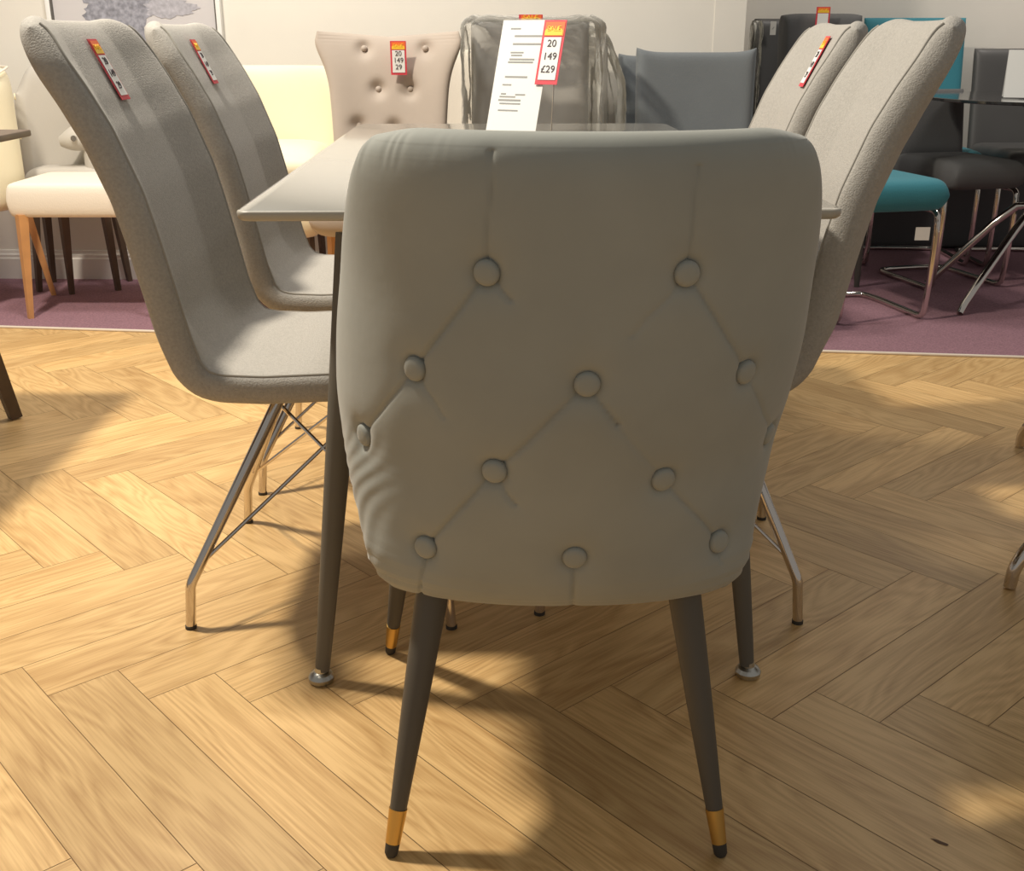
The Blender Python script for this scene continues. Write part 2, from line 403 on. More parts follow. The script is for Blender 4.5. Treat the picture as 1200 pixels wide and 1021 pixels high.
def main_chair():
    o0 = np.array(mc.location)
    NS, NT = 390, 320
    S, TT, P, N, h = pad_grid(shell_fn, .07, NS, NT, 6, 12)
    A = P + N * h[..., None]; B = P - N * h[..., None]
    out = A if A[NS // 2, NT // 2, 1] < B[NS // 2, NT // 2, 1] else B
    sgn = 1 if out is A else -1
    px, py = proj_np(out); vis = ((N * sgn) * (out - np.array([0, 0, H]))).sum(-1) < -.02
    def on_surf(a, b):
        d = (px - a) ** 2 + (py - b) ** 2 + np.where(vis, 0, 1e6); i = np.unravel_index(d.argmin(), d.shape); return i
    base = out.copy()
    dent = np.zeros(out.shape[:2])
    bp = []
    for a, b in BUT:
        i = on_surf(a, b); p = base[i]; bp.append((p, N[i] * sgn)); d = np.linalg.norm(base - p, axis=-1)
        dent += .0050 * np.exp(-(d / .028) ** 2) + .0055 * np.exp(-(d / .0165) ** 4)
    for a, b, wgt in PLEAT:
        n = 3; pts = [base[on_surf(a[0] + (b[0] - a[0]) * k / n, a[1] + (b[1] - a[1]) * k / n)] for k in range(n + 1)]
        dm = np.full(out.shape[:2], 9.)
        for k in range(n):
            p, q = pts[k], pts[k + 1]; dd = q - p; L2 = (dd ** 2).sum() + 1e-9
            t = np.clip(((base - p) @ dd) / L2, 0, 1); dm = np.minimum(dm, np.linalg.norm(base - (p + t[..., None] * dd), axis=-1))
        dent = np.maximum(dent, 0) + wgt * (.0036 * np.exp(-(dm / .0024) ** 2) + .0013 * np.exp(-(dm / .012) ** 2))
    # gathers where the cloth is pulled round the left flank, top-left corner and the rim
    left = np.exp(-((px - 425) / 26) ** 2) * sm((py - 480) / 40) * sm((690 - py) / 40)
    dent += left * .0007 * np.sin(out[..., 2] * 150 + out[..., 1] * 230 + 3 * np.sin(out[..., 2] * 40))
    rim = np.clip((TT - .86) / .12, 0, 1) * np.where(S * sgn < 0, 1, .4)
    cnr = np.exp(-((np.abs(S) - .55) / .16) ** 2)
    dent += rim * cnr * .0008 * np.sin(S * 120 + 3 * np.sin(S * 37)) * (np.abs(TT) < .995)
    dent *= np.clip((1 - np.abs(S)) * 30, 0, 1) * np.clip((1 - np.abs(TT)) * 60, 0, 1)
    out2 = out - (N * sgn) * dent[..., None]
    A2, B2 = (out2, B) if sgn == 1 else (A, out2)
    V, Fc = pad_mesh(A2 - o0, B2 - o0)
    back = link_mesh('tufted_back', V, Fc, M['velvet'], mc)
    # top seam piping along the inner crown of the back
    iT = int(NT * .955)
    for (p, n) in bp:
        n = Vector(n); c = Vector(p) - n * .0080 - Vector(o0)
        a = n.orthogonal().normalized(); b = n.cross(a); vs = []; fs = []; rings = [(.0, .0072), (.006, .0071), (.0105, .0064), (.0132, .0047), (.0142, .0018), (.0138, -.004)]
        K = 24
        vs.append(c + n * .0072)
        for r_, hh in rings[1:]:
            for k in range(K):
                an = 2 * math.pi * k / K; vs.append(c + a * math.cos(an) * r_ + b * math.sin(an) * r_ + n * hh)
        for k in range(K): fs.append((0, 1 + k, 1 + (k + 1) % K))
        for j in range(len(rings) - 2):
            for k in range(K): fs.append((1 + j * K + k, 1 + (j + 1) * K + k, 1 + (j + 1) * K + (k + 1) % K, 1 + j * K + (k + 1) % K))
        link_mesh('button', vs, fs, M['velvet'], mc)
    # seat base and cushion, snug inside the shell
    def slab(z, hw, y0, y1, rr=.6):
        def fn(s, t):
            w = hw * (1 - .10 * sm(-t * .5 + .1)) * (1 - .18 * np.abs(t) ** 8); y = (y0 + y1) / 2 + (y1 - y0) / 2 * t * (1 - .06 * np.abs(s) ** 6)
            return np.stack([.056 + w * s - o0[0], y - o0[1], z + 0 * s], -1)
        return fn
    pad('seat_base', slab(.376, .205, 1.215, 1.60), .10, M['velvet'], mc, 40, 40, 14, 14)
    pad('seat_cushion', slab(.462, .205, 1.235, 1.625), .085, M['velvet'], mc, 40, 40, 7, 7)
    # legs
    def leg(foot, top, label=None):
        foot = Vector(foot); top = Vector(top); ax = (top - foot)
        P_ = lambda t: foot + ax * t - Vector(o0)
        Lg = ax.length; t1 = .016 / Lg; t2 = .062 / Lg
        mb = MB(); v, f = tube([P_(t2 - .004), P_(t2 + .01), P_(.5), P_(.8), P_(1)], [.0105, .0108, .0158, .0195, .0215], 20); mb.add(v, f)
        lg = mb.build('leg', M['black_leg'], mc)
        v, f = tube([P_(t1 + .004), P_(t2)], [.0094, .0116], 20); s_ = MB().add(v, f).build('brass_sleeve', M['brass'], lg); s_['label'] = 'brass sleeve near the foot'
        v, f = tube([P_(0), P_(t1 * .25), P_(t1 + .005)], [.0062, .0084, .0092], 20); MB().add(v, f).build('foot_tip', M['rubber'], lg)
    leg((-.152, 1.130, 0), (-.093, 1.235, .352)); leg((.262, 1.130, 0), (.208, 1.235, .352))
    leg((-.203, 1.617, 0), (-.150, 1.540, .352)); leg((.300, 1.617, 0), (.262, 1.540, .352))
main_chair()

# ------------------------------------------------------------------ dining table
tb = empty('dining_table', (.02, 2.26, 0), R(1.4), label='rectangular dining table with glossy pale greige top and dark tapered legs', cat='table')
def table():
    import bmesh
    hw, hl = .405, .778; z0, z1 = .7365, .75
    bm = bmesh.new(); pts = []; r = .045
    for cx, cy, a0 in ((hw - r, hl - r, 0), (-hw + r, hl - r, 90), (-hw + .018, -hl + .018, 180), (hw - .018, -hl + .018, 270)):
        rr = r if cy > 0 else .018
        for k in range(8):
            an = R(a0 + 90 * k / 7); pts.append((cx + rr * math.cos(an), cy + rr * math.sin(an)))
    n = len(pts)
    def ringz(z, ins): 
        return [(p[0] - math.copysign(ins, p[0]), p[1] - math.copysign(ins, p[1]), z) for p in pts]
    rings = [ringz(z0, .004), ringz(z0 + .003, .0008), ringz(z1 - .003, 0), ringz(z1 - .001, .0008), ringz(z1, .0022)]
    V = [p for r_ in rings for p in r_]; Fc = []; mi = []
    for j in range(4):
        for k in range(n): Fc.append((j * n + k, j * n + (k + 1) % n, (j + 1) * n + (k + 1) % n, (j + 1) * n + k))
    Fc.append(tuple(range(n - 1, -1, -1))); Fc.append(tuple(range(4 * n, 5 * n)))
    mb = MB(); mb.add(V, Fc); mb.mi = [1] * (4 * n) + [1, 0]
    mb.build('tabletop', [M['tabletop'], M['table_edge']], tb, True, 50)
    mb = MB()
    for sx in (-1, 1): mb.add(*rbox((sx * .25, 0, .7185), (.04, 1.34, .036), .003))
    for sy in (-1, 1): mb.add(*rbox((0, sy * .66, .7185), (.46, .04, .036), .003))
    mb.build('underframe', M['anthracite'], tb)
    for sx in (-1, 1):
        for sy in (-1, 1):
            ft = Vector((sx * .341, sy * .722, .0)); tp = Vector((sx * .262, sy * .66, .7))
            mb = MB()
            n_ = 20; vs = []; zs = [.02, .1, .25, .4, .55, .7]
            rad = [.0115, .0135, .0168, .020, .0235, .027]
            v, f = tube([ft.lerp(tp, z / .7) for z in zs], rad, 18); mb.add(v, f)
            lg = mb.build('leg', M['anthracite'], tb)
            v, f = tube([(ft.x, ft.y, 0), (ft.x, ft.y, .003), (ft.x, ft.y, .010), (ft.x, ft.y, .016), (ft.x, ft.y, .019), (ft.x * .998, ft.y, .026)], [.016, .0195, .0205, .017, .010, .009], 20)
            g = MB().add(v, f).build('foot_glide', M['steel'], lg); g['label'] = 'round steel foot glide'
table()

# ------------------------------------------------------------------ upholstered chrome chairs
OUT = [(-.403, .994), (-.388, .966), (-.362, .921), (-.332, .873), (-.304, .821), (-.270, .731), (-.254, .665), (-.238, .589), (-.221, .506), (-.207, .453), (-.179, .420), (-.140, .407), (-.066, .404), (.048, .409), (.15, .414), (.235, .420)]
TCH = .053
def centre_path():
    P = np.array(OUT); d = np.gradient(P, axis=0); d /= np.linalg.norm(d, axis=1, keepdims=True)
    n = np.stack([-d[:, 1], d[:, 0]], 1)          # towards the sitter: right-hand side going down is +x
    C = P + n * (TCH / 2)
    C[:, 0] = np.where(True, C[:, 0], C[:, 0])
    # resample
    L = np.concatenate([[0], np.cumsum(np.linalg.norm(np.diff(C, axis=0), axis=1))]); return C, L / L[-1]
CP, CL = centre_path()
CN = np.gradient(CP, axis=0); CN /= np.linalg.norm(CN, axis=1, keepdims=True); CN = np.stack([-CN[:, 1], CN[:, 0]], 1)
HWC = .229
def smooth_interp(u, Y):
    # light smoothing of piecewise path
    e = .005; return sum(np.interp(np.clip(u + k * e, 0, 1), CL, Y) for k in (-2, -1, 0, 1, 2)) / 5
def seatshell_fn(s, t):
    """s along path -1 top .. 1 seat front; t across"""
    u = (s + 1) / 2
    u = u + .030 * np.abs(t) ** 7 * (1 - sm(u / .16))
    x = smooth_interp(u, CP[:, 0]); z = smooth_interp(u, CP[:, 1]); nx = smooth_interp(u, CN[:, 0]); nz = smooth_interp(u, CN[:, 1])
    a = np.abs(t)
    backness = 1 - sm((u - .50) / .14)
    wing = .040 * (np.clip((a - .50) / .5, 0, 1) ** 1.1 - 1) * backness * (1 - .35 * (1 - sm(u / .2)))
    droop = .004 * (1 - a ** 2) * (1 - sm(u / .10))          # top edge dips in the middle
    x = x + nx * wing + droop * .35; z = z + nz * wing - droop
    w = HWC * (1 - .10 * sm((.10 - u) / .10)) * (1 - .05 * sm((u - .85) / .15))
    return np.stack([x, t * w, z], -1)
def gchair(light=False):
    root = empty('upholstered_dining_chair', (0, 0, 0))
    mt = M['weave']
    sh, _ = pad('seat_shell', seatshell_fn, TCH, mt, root, 190, 60, 26, 30)
    # piping along both inner edges and the centre seams
    S = np.linspace(-.985, .97, 90)
    for sg in (-1, 1):
        for tt, rr, nm in ((.955, .0022, 'piping'),):
            P = seatshell_fn(S, np.full_like(S, sg * tt)); e = 1e-3
            ds = seatshell_fn(S + e, np.full_like(S, sg * tt)) - seatshell_fn(S - e, np.full_like(S, sg * tt)); dt = seatshell_fn(S, np.full_like(S, sg * tt + e)) - seatshell_fn(S, np.full_like(S, sg * tt - e))
            N = np.cross(ds, dt); N /= np.linalg.norm(N, axis=-1, keepdims=True)
            N = np.where((N[:, :1] * 1 + N[:, 2:] * 1) > 0, N, -N)
            hh = TCH / 2 * np.sqrt(np.clip(1 - np.abs(S) ** 34, 0, 1) * (1 - tt ** 30))
            Q = P + N * (hh[:, None] + .0002)
            v, f = tube([tuple(q) for q in Q], rr, 8); MB().add(v, f).build(nm, M['piping'], root)
    mb = MB(); mb.add(*rbox((0, 0, .398), (.24, .26, .012), .003)); mb.build('mounting_plate', M['black_leg'], root)
    tops = {(-1, -1): Vector((-.055, -.105, .404)), (-1, 1): Vector((-.075, .105, .404)), (1, -1): Vector((.095, -.105, .404)), (1, 1): Vector((.095, .105, .404))}
    for (sx, sy), tp in tops.items():
        ft = Vector((-.224 if sx < 0 else .228, sy * .2225, 0)); kn = Vector((ft.x + sx * -.006, ft.y * .985, .082))
        path = [ft + Vector((0, 0, .004)), ft.lerp(kn, .8), kn + Vector((0, 0, 0)), kn.lerp(tp, .08), kn.lerp(tp, .5), tp]
        v, f = tube(path, [.0088, .0088, .009, .0092, .0098, .0105], 16, True, 1)
        lg = MB().add(v, f).build('leg', M['chrome'], root)
        v, f = tube([ft, ft + Vector((0, 0, .006))], .0098, 16); MB().add(v, f).build('foot_cap', M['rubber'], lg)
        ot = Vector((.13 if sx < 0 else -.12, sy * .06, .404)); kn2 = kn.lerp(tp, .1)
        v, f = tube([kn2, ot], .0036, 8); MB().add(v, f).build('brace_rod', M['chrome'], root)
        ot = Vector((sx * .07, -sy * .10, .404))
        v, f = tube([kn2, ot], .0030, 8); MB().add(v, f).build('brace_rod', M['chrome'], root)
    return root
g0 = gchair()
grp = 'grey woven dining chairs with chrome rod legs'
tag(g0, 'grey woven dining chair on chrome rod legs at left side of table, nearest the camera', 'chair', grp); g0.location = (-.333, 1.922, 0)
g1 = copy_tree(g0); g1.location = (-.335, 2.52, 0); g1['label'] = 'grey woven dining chair at left side of table, partly behind the nearer one'
g2 = copy_tree(g0); g2.location = (.292, 1.955, 0); g2.rotation_euler.z = R(176); g2['label'] = 'grey woven dining chair at right side of table, nearest the camera, no ticket on it'
g3 = copy_tree(g0); g3.location = (.325, 2.555, 0); g3.rotation_euler.z = R(177); g3['label'] = 'further grey woven dining chair right of table, with red and yellow ticket on its back'

def chair_face(root, s, t, lift=.002):
    e = 2e-3; f = lambda a, b: seatshell_fn(np.array([a]), np.array([b]))[0]
    P = f(s, t); ds = f(s + e, t) - f(s - e, t); dt = f(s, t + e) - f(s, t - e)
    N = np.cross(ds, dt); N /= np.linalg.norm(N); N = N if N[0] > 0 else -N
    P = P + N * (TCH / 2 + lift)
    Mr = Matrix.Translation(root.location) @ Matrix.Rotation(root.rotation_euler.z, 4, 'Z')
    up = -(Mr.to_3x3() @ Vector(ds)).normalized(); nn = (Mr.to_3x3() @ Vector(N)).normalized()
    return Mr @ Vector(P), up.cross(nn), up
for root, s_, t_, w, h, lb in ((g0, -.80, .0, .042, .105, 'faded red sale ticket on the nearest left grey chair back'), (g1, -.80, .05, .04, .10, 'faded red sale ticket on the further left grey chair back'), (g3, -.80, .02, .045, .115, 'red and yellow sale ticket on the further right grey chair back')):
    p, xa, ya = chair_face(root, s_, t_, .004)
    ticket(lb, p, xa, ya, w, h)

# ------------------------------------------------------------------ generic showroom chairs
def local_pad(name, c, hx, hz, T, m, parent, tilt=0, curve=0.0, shape=None, ps=6, pt=6, n=24, horizontal=False):
    """upright pad facing -y in local space (or a flat seat when horizontal)"""
    def fn(s, t):
        w = hx if shape is None else hx * shape(t)
        if horizontal: return np.stack([c[0] + w * s * (1 - .03 * np.abs(t) ** 6), c[1] + hz * t * (1 - .03 * np.abs(s) ** 6), c[2] + 0 * s], -1)
        z = hz * t
        return np.stack([c[0] + w * s, c[1] + z * math.tan(tilt) - curve * np.abs(s) ** 2, c[2] + z], -1)
    return pad(name, fn, T, m, parent, n, n, ps, pt)
def taper_leg(parent, foot, top, r0, r1, m, sq=False):
    v, f = tube([foot, Vector(foot).lerp(Vector(top), .5), top], [r0, (r0 + r1) / 2, r1], 4 if sq else 14); o = MB().add(v, f).build('leg', m, parent, not sq); return o
def four_legs(parent, hw, y0, y1, zt, m, m2=None, r0=.011, r1=.019, sq=True, splay=.02):
    for sx in (-1, 1):
        taper_leg(parent, (sx * (hw + splay * .3), y0 - splay * .2, .004), (sx * hw, y0, zt), r0, r1, m, sq)
        taper_leg(parent, (sx * (hw + splay * .3), y1 + splay * 2.2, .004), (sx * hw, y1, zt), r0, r1, m2 or m, sq)

# cream wing chair at the far left edge
c = empty('tub_chair', (-2.07, 4.14, 0), R(-16), label='cream button-tufted armchair with piped edge at far left edge', cat='armchair')
def barrel(parent, a, b, z0, z1, T, m, ang=1.9, nm='wrap_back', drop=.12, dent=None, flare=.0):
    def fn(s, t):
        z = z0 + (z1 - drop * sm((np.abs(s) - .5) / .5) - z0) * (t + 1) / 2; ph = s * ang; k = 1 + flare * (t + 1) / 2
        return np.stack([a * k * np.sin(ph), b * k * np.cos(ph), z], -1)
    return pad(nm, fn, T, m, parent, 60, 30, 16, 8)
barrel(c, .235, .22, .37, .86, .07, M['cream'], 1.95, drop=.04)
v, f = tube([(.235 * 1.13 * math.sin(p) , .22 * 1.13 * math.cos(p), .862 - .04 * float(sm((abs(p) / 1.95 - .5) / .5))) for p in np.linspace(-1.95, 1.95, 40)], .004, 8); MB().add(v, f).build('piping', M['ivory'], c)
local_pad('seat', (0, -.03, .42), .22, .23, .11, M['cream'], c, horizontal=True)
for zz in (.62, .76):
    for k in (-.9, -.3, .3, .9):
        p = Vector((.272 * math.sin(k), .257 * math.cos(k), zz)); v, f = tube([p, p * 1.0 + Vector((math.sin(k), math.cos(k), 0)) * .006], .012, 12); MB().add(v, f).build('button', M['cream'], c)
for sx in (-1, 1):
    taper_leg(c, (sx * .20, -.22, .004), (sx * .19, -.20, .38), .013, .022, M['oak'], True)
    taper_leg(c, (sx * .20, .24, .004), (sx * .17, .18, .38), .013, .022, M['oak'], True)

# ivory chair turned sideways behind the left grey chair
c = empty('side_chair', (-1.545, 4.13, 0), R(-90), label='ivory dining chair with oak front leg, side on, left of the grey chairs', cat='chair')
local_pad('seat', (0, -.0, .423), .20, .235, .118, M['ivory'], c, horizontal=True, ps=40, pt=40, n=34)
local_pad('backrest', (0, .215, .66), .215, .22, .06, M['ivory'], c, tilt=R(10), curve=.03)
taper_leg(c, (.20, -.20, .004), (.185, -.185, .375), .012, .024, M['oak'], True).name = 'leg'
taper_leg(c, (-.20, -.20, .004), (-.185, -.185, .375), .012, .024, M['dark_and_shaded_oak'], True)  # far front leg: oak as well, its shade painted in by the dark wood
taper_leg(c, (.19, .25, .004), (.185, .19, .375), .012, .022, M['dark_and_shaded_oak'], True)
taper_leg(c, (-.19, .25, .004), (-.185, .19, .375), .012, .022, M['dark_and_shaded_oak'], True)

# pale grey armchair with rolled arm by the wall
c = empty('armchair', (-1.745, 4.47, 0), R(4), label='pale grey armchair with knocker ring, against wall behind the ivory chair', cat='armchair')
barrel(c, .17, .09, .40, .86, .06, M['palegrey'], 1.4, drop=.10)
local_pad('seat', (0, -.02, .44), .15, .08, .10, M['palegrey'], c, horizontal=True)
v, f = tube([(.13, .02, .60), (.11, -.02, .605), (.075, -.05, .60), (.035, -.06, .59), (.0, -.062, .585)], [.05, .055, .052, .042, .02], 18, True, 2); MB().add(v, f).build('arm', M['palegrey'], c)
v, f = tube([(.11, -.04, .60), (.11, -.04, .44)], .035, 12); MB().add(v, f).build('arm_support', M['palegrey'], c)
v, f = tube([(.065, -.10, .60), (.065, -.112, .60)], .011, 14); MB().add(v, f).build('stud', M['knob'], c)
for sx in (-1, 1):
    taper_leg(c, (sx * .155, -.08, .004), (sx * .13, -.06, .40), .013, .022, M['dark_and_shaded_oak'], True)
    taper_leg(c, (sx * .155, .10, .004), (sx * .13, .06, .40), .013, .022, M['dark_and_shaded_oak'], True)

# cream tub lounge chair
c = empty('tub_chair', (-.93, 4.13, 0), R(4), label='smooth cream barrel tub chair behind the table, left of the mink chair', cat='armchair')
barrel(c, .32, .27, .30, .865, .06, M['cream'], 1.75, drop=.10)
local_pad('seat_cushion', (0, -.06, .545), .27, .27, .13, M['cream'], c, horizontal=True)
local_pad('seat_base', (0, -.05, .39), .26, .26, .18, M['cream'], c, horizontal=True, ps=14, pt=14)
four_legs(c, .20, -.20, .16, .32, M['dark_and_shaded_oak'], r1=.015)

# mink wing back chair with buttons
c = empty('winged_chair', (-.405, 3.84, 0), 0, label='mink brown wing-back chair with buttoned back and sale ticket', cat='chair')
def wingw(t):
    z = sum(np.interp(t + k, [-1, -.35, .0, .35, .55, .72, .84, .93, .985, 1], [.78, .78, .80, .83, .88, .96, 1.03, 1.04, 1.0, .97]) for k in (-.08, -.04, 0, .04, .08)) / 5; return z
mbut = [(424, 57), (497, 57), (442, 105), (480, 105), (420, 147), (462, 150)]
mloc = [ony(a, b, 3.82) - Vector(c.location) for a, b in mbut]
def mdent(A):
    d = np.zeros(A.shape[:2])
    for p in mloc: d += .022 * np.exp(-(((A[..., 0] - p.x) ** 2 + (A[..., 2] - p.z) ** 2) / .024 ** 2))
    return d
def mfn(s, t):
    zc, hz = .715, .268; w = .232 * wingw(t)
    z = zc + hz * t - .018 * (1 - np.abs(s)) * sm((t - .5) / .5)
    return np.stack([w * s, .02 + .05 * t + -.06 * np.abs(s) ** 3, z], -1)
S_, T_, P_, N_, h_ = pad_grid(mfn, .07, 120, 160, 7, 5)
A_ = P_ + N_ * h_[..., None]; B_ = P_ - N_ * h_[..., None]
if A_[60, 60, 1] < B_[60, 60, 1]: A_ = A_ + np.array([0, 1, 0]) * mdent(A_)[..., None] * (np.sqrt(np.clip(1 - np.abs(T_) ** 8, 0, 1)))[..., None]
else: B_ = B_ + np.array([0, 1, 0]) * mdent(B_)[..., None] * (np.sqrt(np.clip(1 - np.abs(T_) ** 8, 0, 1)))[..., None]
V, Fc = pad_mesh(A_, B_); link_mesh('backrest', V, Fc, M['mink'], c)
for p in mloc:
    yy = float(-.02 + .05 * (p.z - .715) / .268 - .06 * (abs(p.x) / .22) ** 3) + .022
    v, f = tube([(p.x, yy + .010, p.z), (p.x, yy - .001, p.z), (p.x, yy - .005, p.z), (p.x, yy - .007, p.z)], [.010, .010, .007, .003], 14); MB().add(v, f).build('button', M['mink'], c)
local_pad('seat', (0, -.17, .43), .23, .23, .12, M['mink'], c, horizontal=True, ps=10, pt=10)
four_legs(c, .168, -.30, .0, .38, M['oak'], r0=.011, r1=.017)
p = ony(467, 68, 3.822); ticket('small red sale ticket with orange top on the mink chair back', p, (1, 0, 0), (0, -.05, 1), .052, .105, grp='red bordered sale tickets')

# pale chair between mink and wrapped chairs
c = empty('side_chair', (-.14, 4.24, 0), 0, label='pale cream rounded chair back showing between mink and wrapped chairs', cat='chair')
local_pad('backrest', (0, .05, .70), .17, .22, .06, M['ivory'], c, tilt=R(8), curve=.05, shape=lambda t: np.interp(t, [-1, .2, .7, 1], [1, 1, .9, .7]))
local_pad('seat', (0, -.12, .45), .18, .18, .09, M['ivory'], c, horizontal=True)
four_legs(c, .14, -.26, .0, .41, M['oak'])

# wrapped grey chairs
def wrapped(loc, rz, hw, top, label, m, d=.10, right=.0, ym=0):
    c = empty('dining_chair', loc, rz, label=label, cat='chair')
    local_pad('backrest', (0, .06, (top + .44) / 2), hw, (top - .44) / 2, .09, m, c, tilt=R(6), curve=.02, ps=10, pt=12)
    local_pad('seat', (0, -.16, .43), hw, .21, .11, m, c, horizontal=True, ps=10, pt=10)
    four_legs(c, hw - .04, -.32, .0, .38, M['black_leg'], sq=False)
    return c
def wrap_bag(loc, rz, hw, dp, top, z0, label, seed, sh=None, flare=.02):
    rnd = np.random.RandomState(seed); K = 96; Z = 40; ph1 = rnd.rand(8) * 6.28
    V = []; Fc = []
    for j in range(Z):
        q = j / (Z - 1); z = z0 + (top - z0) * q
        rs = 1 if q < .93 else math.sqrt(max(.02, 1 - ((q - .93) / .075) ** 2))
        for k in range(K):
            an = 2 * math.pi * k / K; cx_, sy_ = math.cos(an), math.sin(an)
            ex = .35
            x = hw * math.copysign(abs(cx_) ** ex, cx_); y = dp * math.copysign(abs(sy_) ** ex, sy_)
            wv = .005 * math.sin(an * 9 + ph1[0] + 5 * q) + .003 * math.sin(an * 17 + ph1[1] - 9 * q) + .002 * math.sin(q * 21 + ph1[2] + an * 4) + .001 * math.sin(q * 57 + an * 11)
            sx_ = 1 + (flare * (1 - q)); xo = sh(q) if sh else 0
            V.append(((x * sx_ * (rs * .25 + .75)) + cx_ * wv + (xo if cx_ > 0 else 0) * abs(cx_) ** .5, y * rs + sy_ * wv, z + .004 * math.sin(an * 7 + q * 9)))
    for j in range(Z - 1):
        for k in range(K): Fc.append((j * K + k, j * K + (k + 1) % K, (j + 1) * K + (k + 1) % K, (j + 1) * K + k))
    Fc.append(tuple((Z - 1) * K + k for k in range(K)))
    o = link_mesh('plastic_wrap', V, Fc, M['wrap']); o.location = loc; o.rotation_euler.z = rz
    return tag(o, label, 'plastic cover')
wrapped((.06, 3.83, 0), 0, .195, 1.012, 'grey dining chair under clear plastic, directly behind the table sign', M['wrapgrey'])
wrap_bag((.065, 3.80, 0), 0, .225, .13, 1.028, .52, 'wrinkled clear plastic cover over the grey chair behind the table sign', 3)
wrapped((.205, 4.33, 0), R(4), .16, .965, 'second plastic-covered greige chair, just right of the sign chair', M['palegrey'])
wrap_bag((.215, 4.30, 0), R(4), .195, .12, 1.0, .50, 'loose clear plastic over the second covered chair, bulging right', 5, sh=lambda q: -.09 * max(0, (q - .45) / .55) ** 2)
p = ony(622, 23, 3.73); tk = ticket('red ticket peeking over the top of the sign on the table', p + Vector((0, 0, -.02)), (1, 0, 0), (0, -.02, 1), .075, .07, lines=())

# slate blue high-backed chairs
def square_chair(loc, rz, hw, top, m, label, grp=None, tilt=8, horn=.012, legs='black_leg', z0=.46, T=.07):
    c = empty('dining_chair', loc, rz, label=label, cat='chair', group=grp)
    def fn(s, t):
        hz = (top - z0) / 2; z = z0 + hz + hz * t + horn * np.abs(s) ** 6 * sm((t - .6) / .4)
        return np.stack([hw * s * (1 + .015 * t), .06 + hz * t * math.tan(R(tilt)) - .02 * s ** 2, z], -1)
    pad('backrest', fn, T, m, c, 30, 30, 20, 22)
    local_pad('seat', (0, -.17, .435), hw, .22, .10, m, c, horizontal=True, ps=12, pt=12)
    four_legs(c, hw - .04, -.33, .0, .39, M[legs], sq=False)
    return c
sg = 'slate blue square-backed chairs along the wall'
square_chair((.625, 3.93, 0), R(-3), .20, .915, M['slate'], 'wide slate blue square-backed chair between plastic cover and charcoal chairs', sg, horn=.016)
square_chair((.575, 4.43, 0), R(-2), .165, .895, M['slate'], 'slate blue chair mostly hidden, its left edge beside the plastic cover', sg, horn=.01)
# charcoal chairs, one partly wrapped
square_chair((1.225, 5.30, 0), R(0), .12, ony(900, 22, 5.38).z, M['charcoal2'], 'charcoal chair with small white label and plastic on its left edge', 'tall charcoal chairs behind the right grey chairs', horn=.0, T=.09)
square_chair((1.275, 4.80, 0), R(0), .165, ony(960, 16, 4.88).z, M['charcoal'], 'tall charcoal chair with rounded top and pink ticket, behind right grey chair', 'tall charcoal chairs behind the right grey chairs', horn=-.008, T=.09)
wrap_bag((1.105, 5.34, 0), R(0), .016, .05, 1.03, .58, 'strip of clear plastic hanging at the charcoal chair left edge', 9)
p = ony(906, 33, 5.31)
lb = empty('paper_label', p, label='small white paper label on the charcoal chair', cat='label')
v, f = rbox((0, 0, 0), (.026, .0012, .058), 0); link_mesh('paper', v, f, M['label'], lb, False)
v, f = rbox((0, -.0012, 0), (.014, .0006, .003), 0, Mx=Matrix.Rotation(R(-50), 4, 'Y')); link_mesh('mark', v, f, M['print'], lb, False)
p = ony(964, 22, 4.80); ticket('pink and white ticket on the tall charcoal chair top', p, (1, .0, 0), (0, -.05, 1), .056, .09, lines=())

# teal cantilever chair
def sled(root, hw, y0, y1, zt, m, r=.011):
    pts = [(-hw, y0 + .12, zt), (-hw, y0 + .02, zt), (-hw, y0, zt - .03), (-hw, y0 + .01, .05), (-hw, y0 + .03, .015), (-hw, y0 + .10, .015), (-hw, y1 - .04, .015), (-hw + .04, y1, .015),
           (hw - .04, y1, .015), (hw, y1 - .04, .015), (hw, y0 + .10, .015), (hw, y0 + .03, .015), (hw, y0 + .01, .05), (hw, y0, zt - .03), (hw, y0 + .02, zt), (hw, y0 + .12, zt)]
    v, f = tube(pts, r, 12, True, 2); return MB().add(v, f).build('sled_frame', m, root)
def canti(loc, rz, hw, m, top, label, grp=None, zs=.455):
    c = empty('cantilever_chair', loc, rz, label=label, cat='chair', group=grp)
    local_pad('seat', (0, -.02, zs), hw, .225, .11, m, c, horizontal=True, ps=14, pt=14)
    local_pad('backrest', (0, .225, (top + zs - .02) / 2), hw, (top - zs + .02) / 2, .06, m, c, tilt=R(9), ps=12, pt=12)
    sled(c, hw - .005, -.19, .24, zs - .06, M['chrome'])
    return c
canti((1.277, 4.03, 0), R(13), .172, M['teal'], .98, 'teal cantilever chair with its seat showing just right of the grey chairs')
canti((1.80, 5.06, 0), R(-3), .225, M['teal'], 1.045, 'teal chair further back, its backrest top above the black glass table')
c2 = canti((1.79, 4.58, 0), R(14), .165, M['charcoal'], .76, 'low charcoal cantilever chair between the two teal chairs', 'charcoal chairs around the glass table', zs=.46)
c4 = canti((2.28, 5.02, 0), R(0), .20, M['charcoal2'], .915, 'charcoal chair behind the white folded card on the glass table', 'charcoal chairs around the glass table', zs=.46)
bn = empty('upholstered_bench', (2.25, 5.40, 0), 0, label='dark upholstered bench low against the bay wall behind the teal chairs', cat='bench')
local_pad('base', (0, 0, .235), .70, .09, .45, M['charcoal'], bn, horizontal=True, ps=60, pt=14, n=30)
lbp = ony(1081, 274, 3.84); lb = empty('paper_label', lbp, label='small pale label hanging under the teal seat', cat='label')
v, f = rbox((0, 0, 0), (.05, .0012, .045), 0); link_mesh('paper', v, f, M['label'], lb, False)

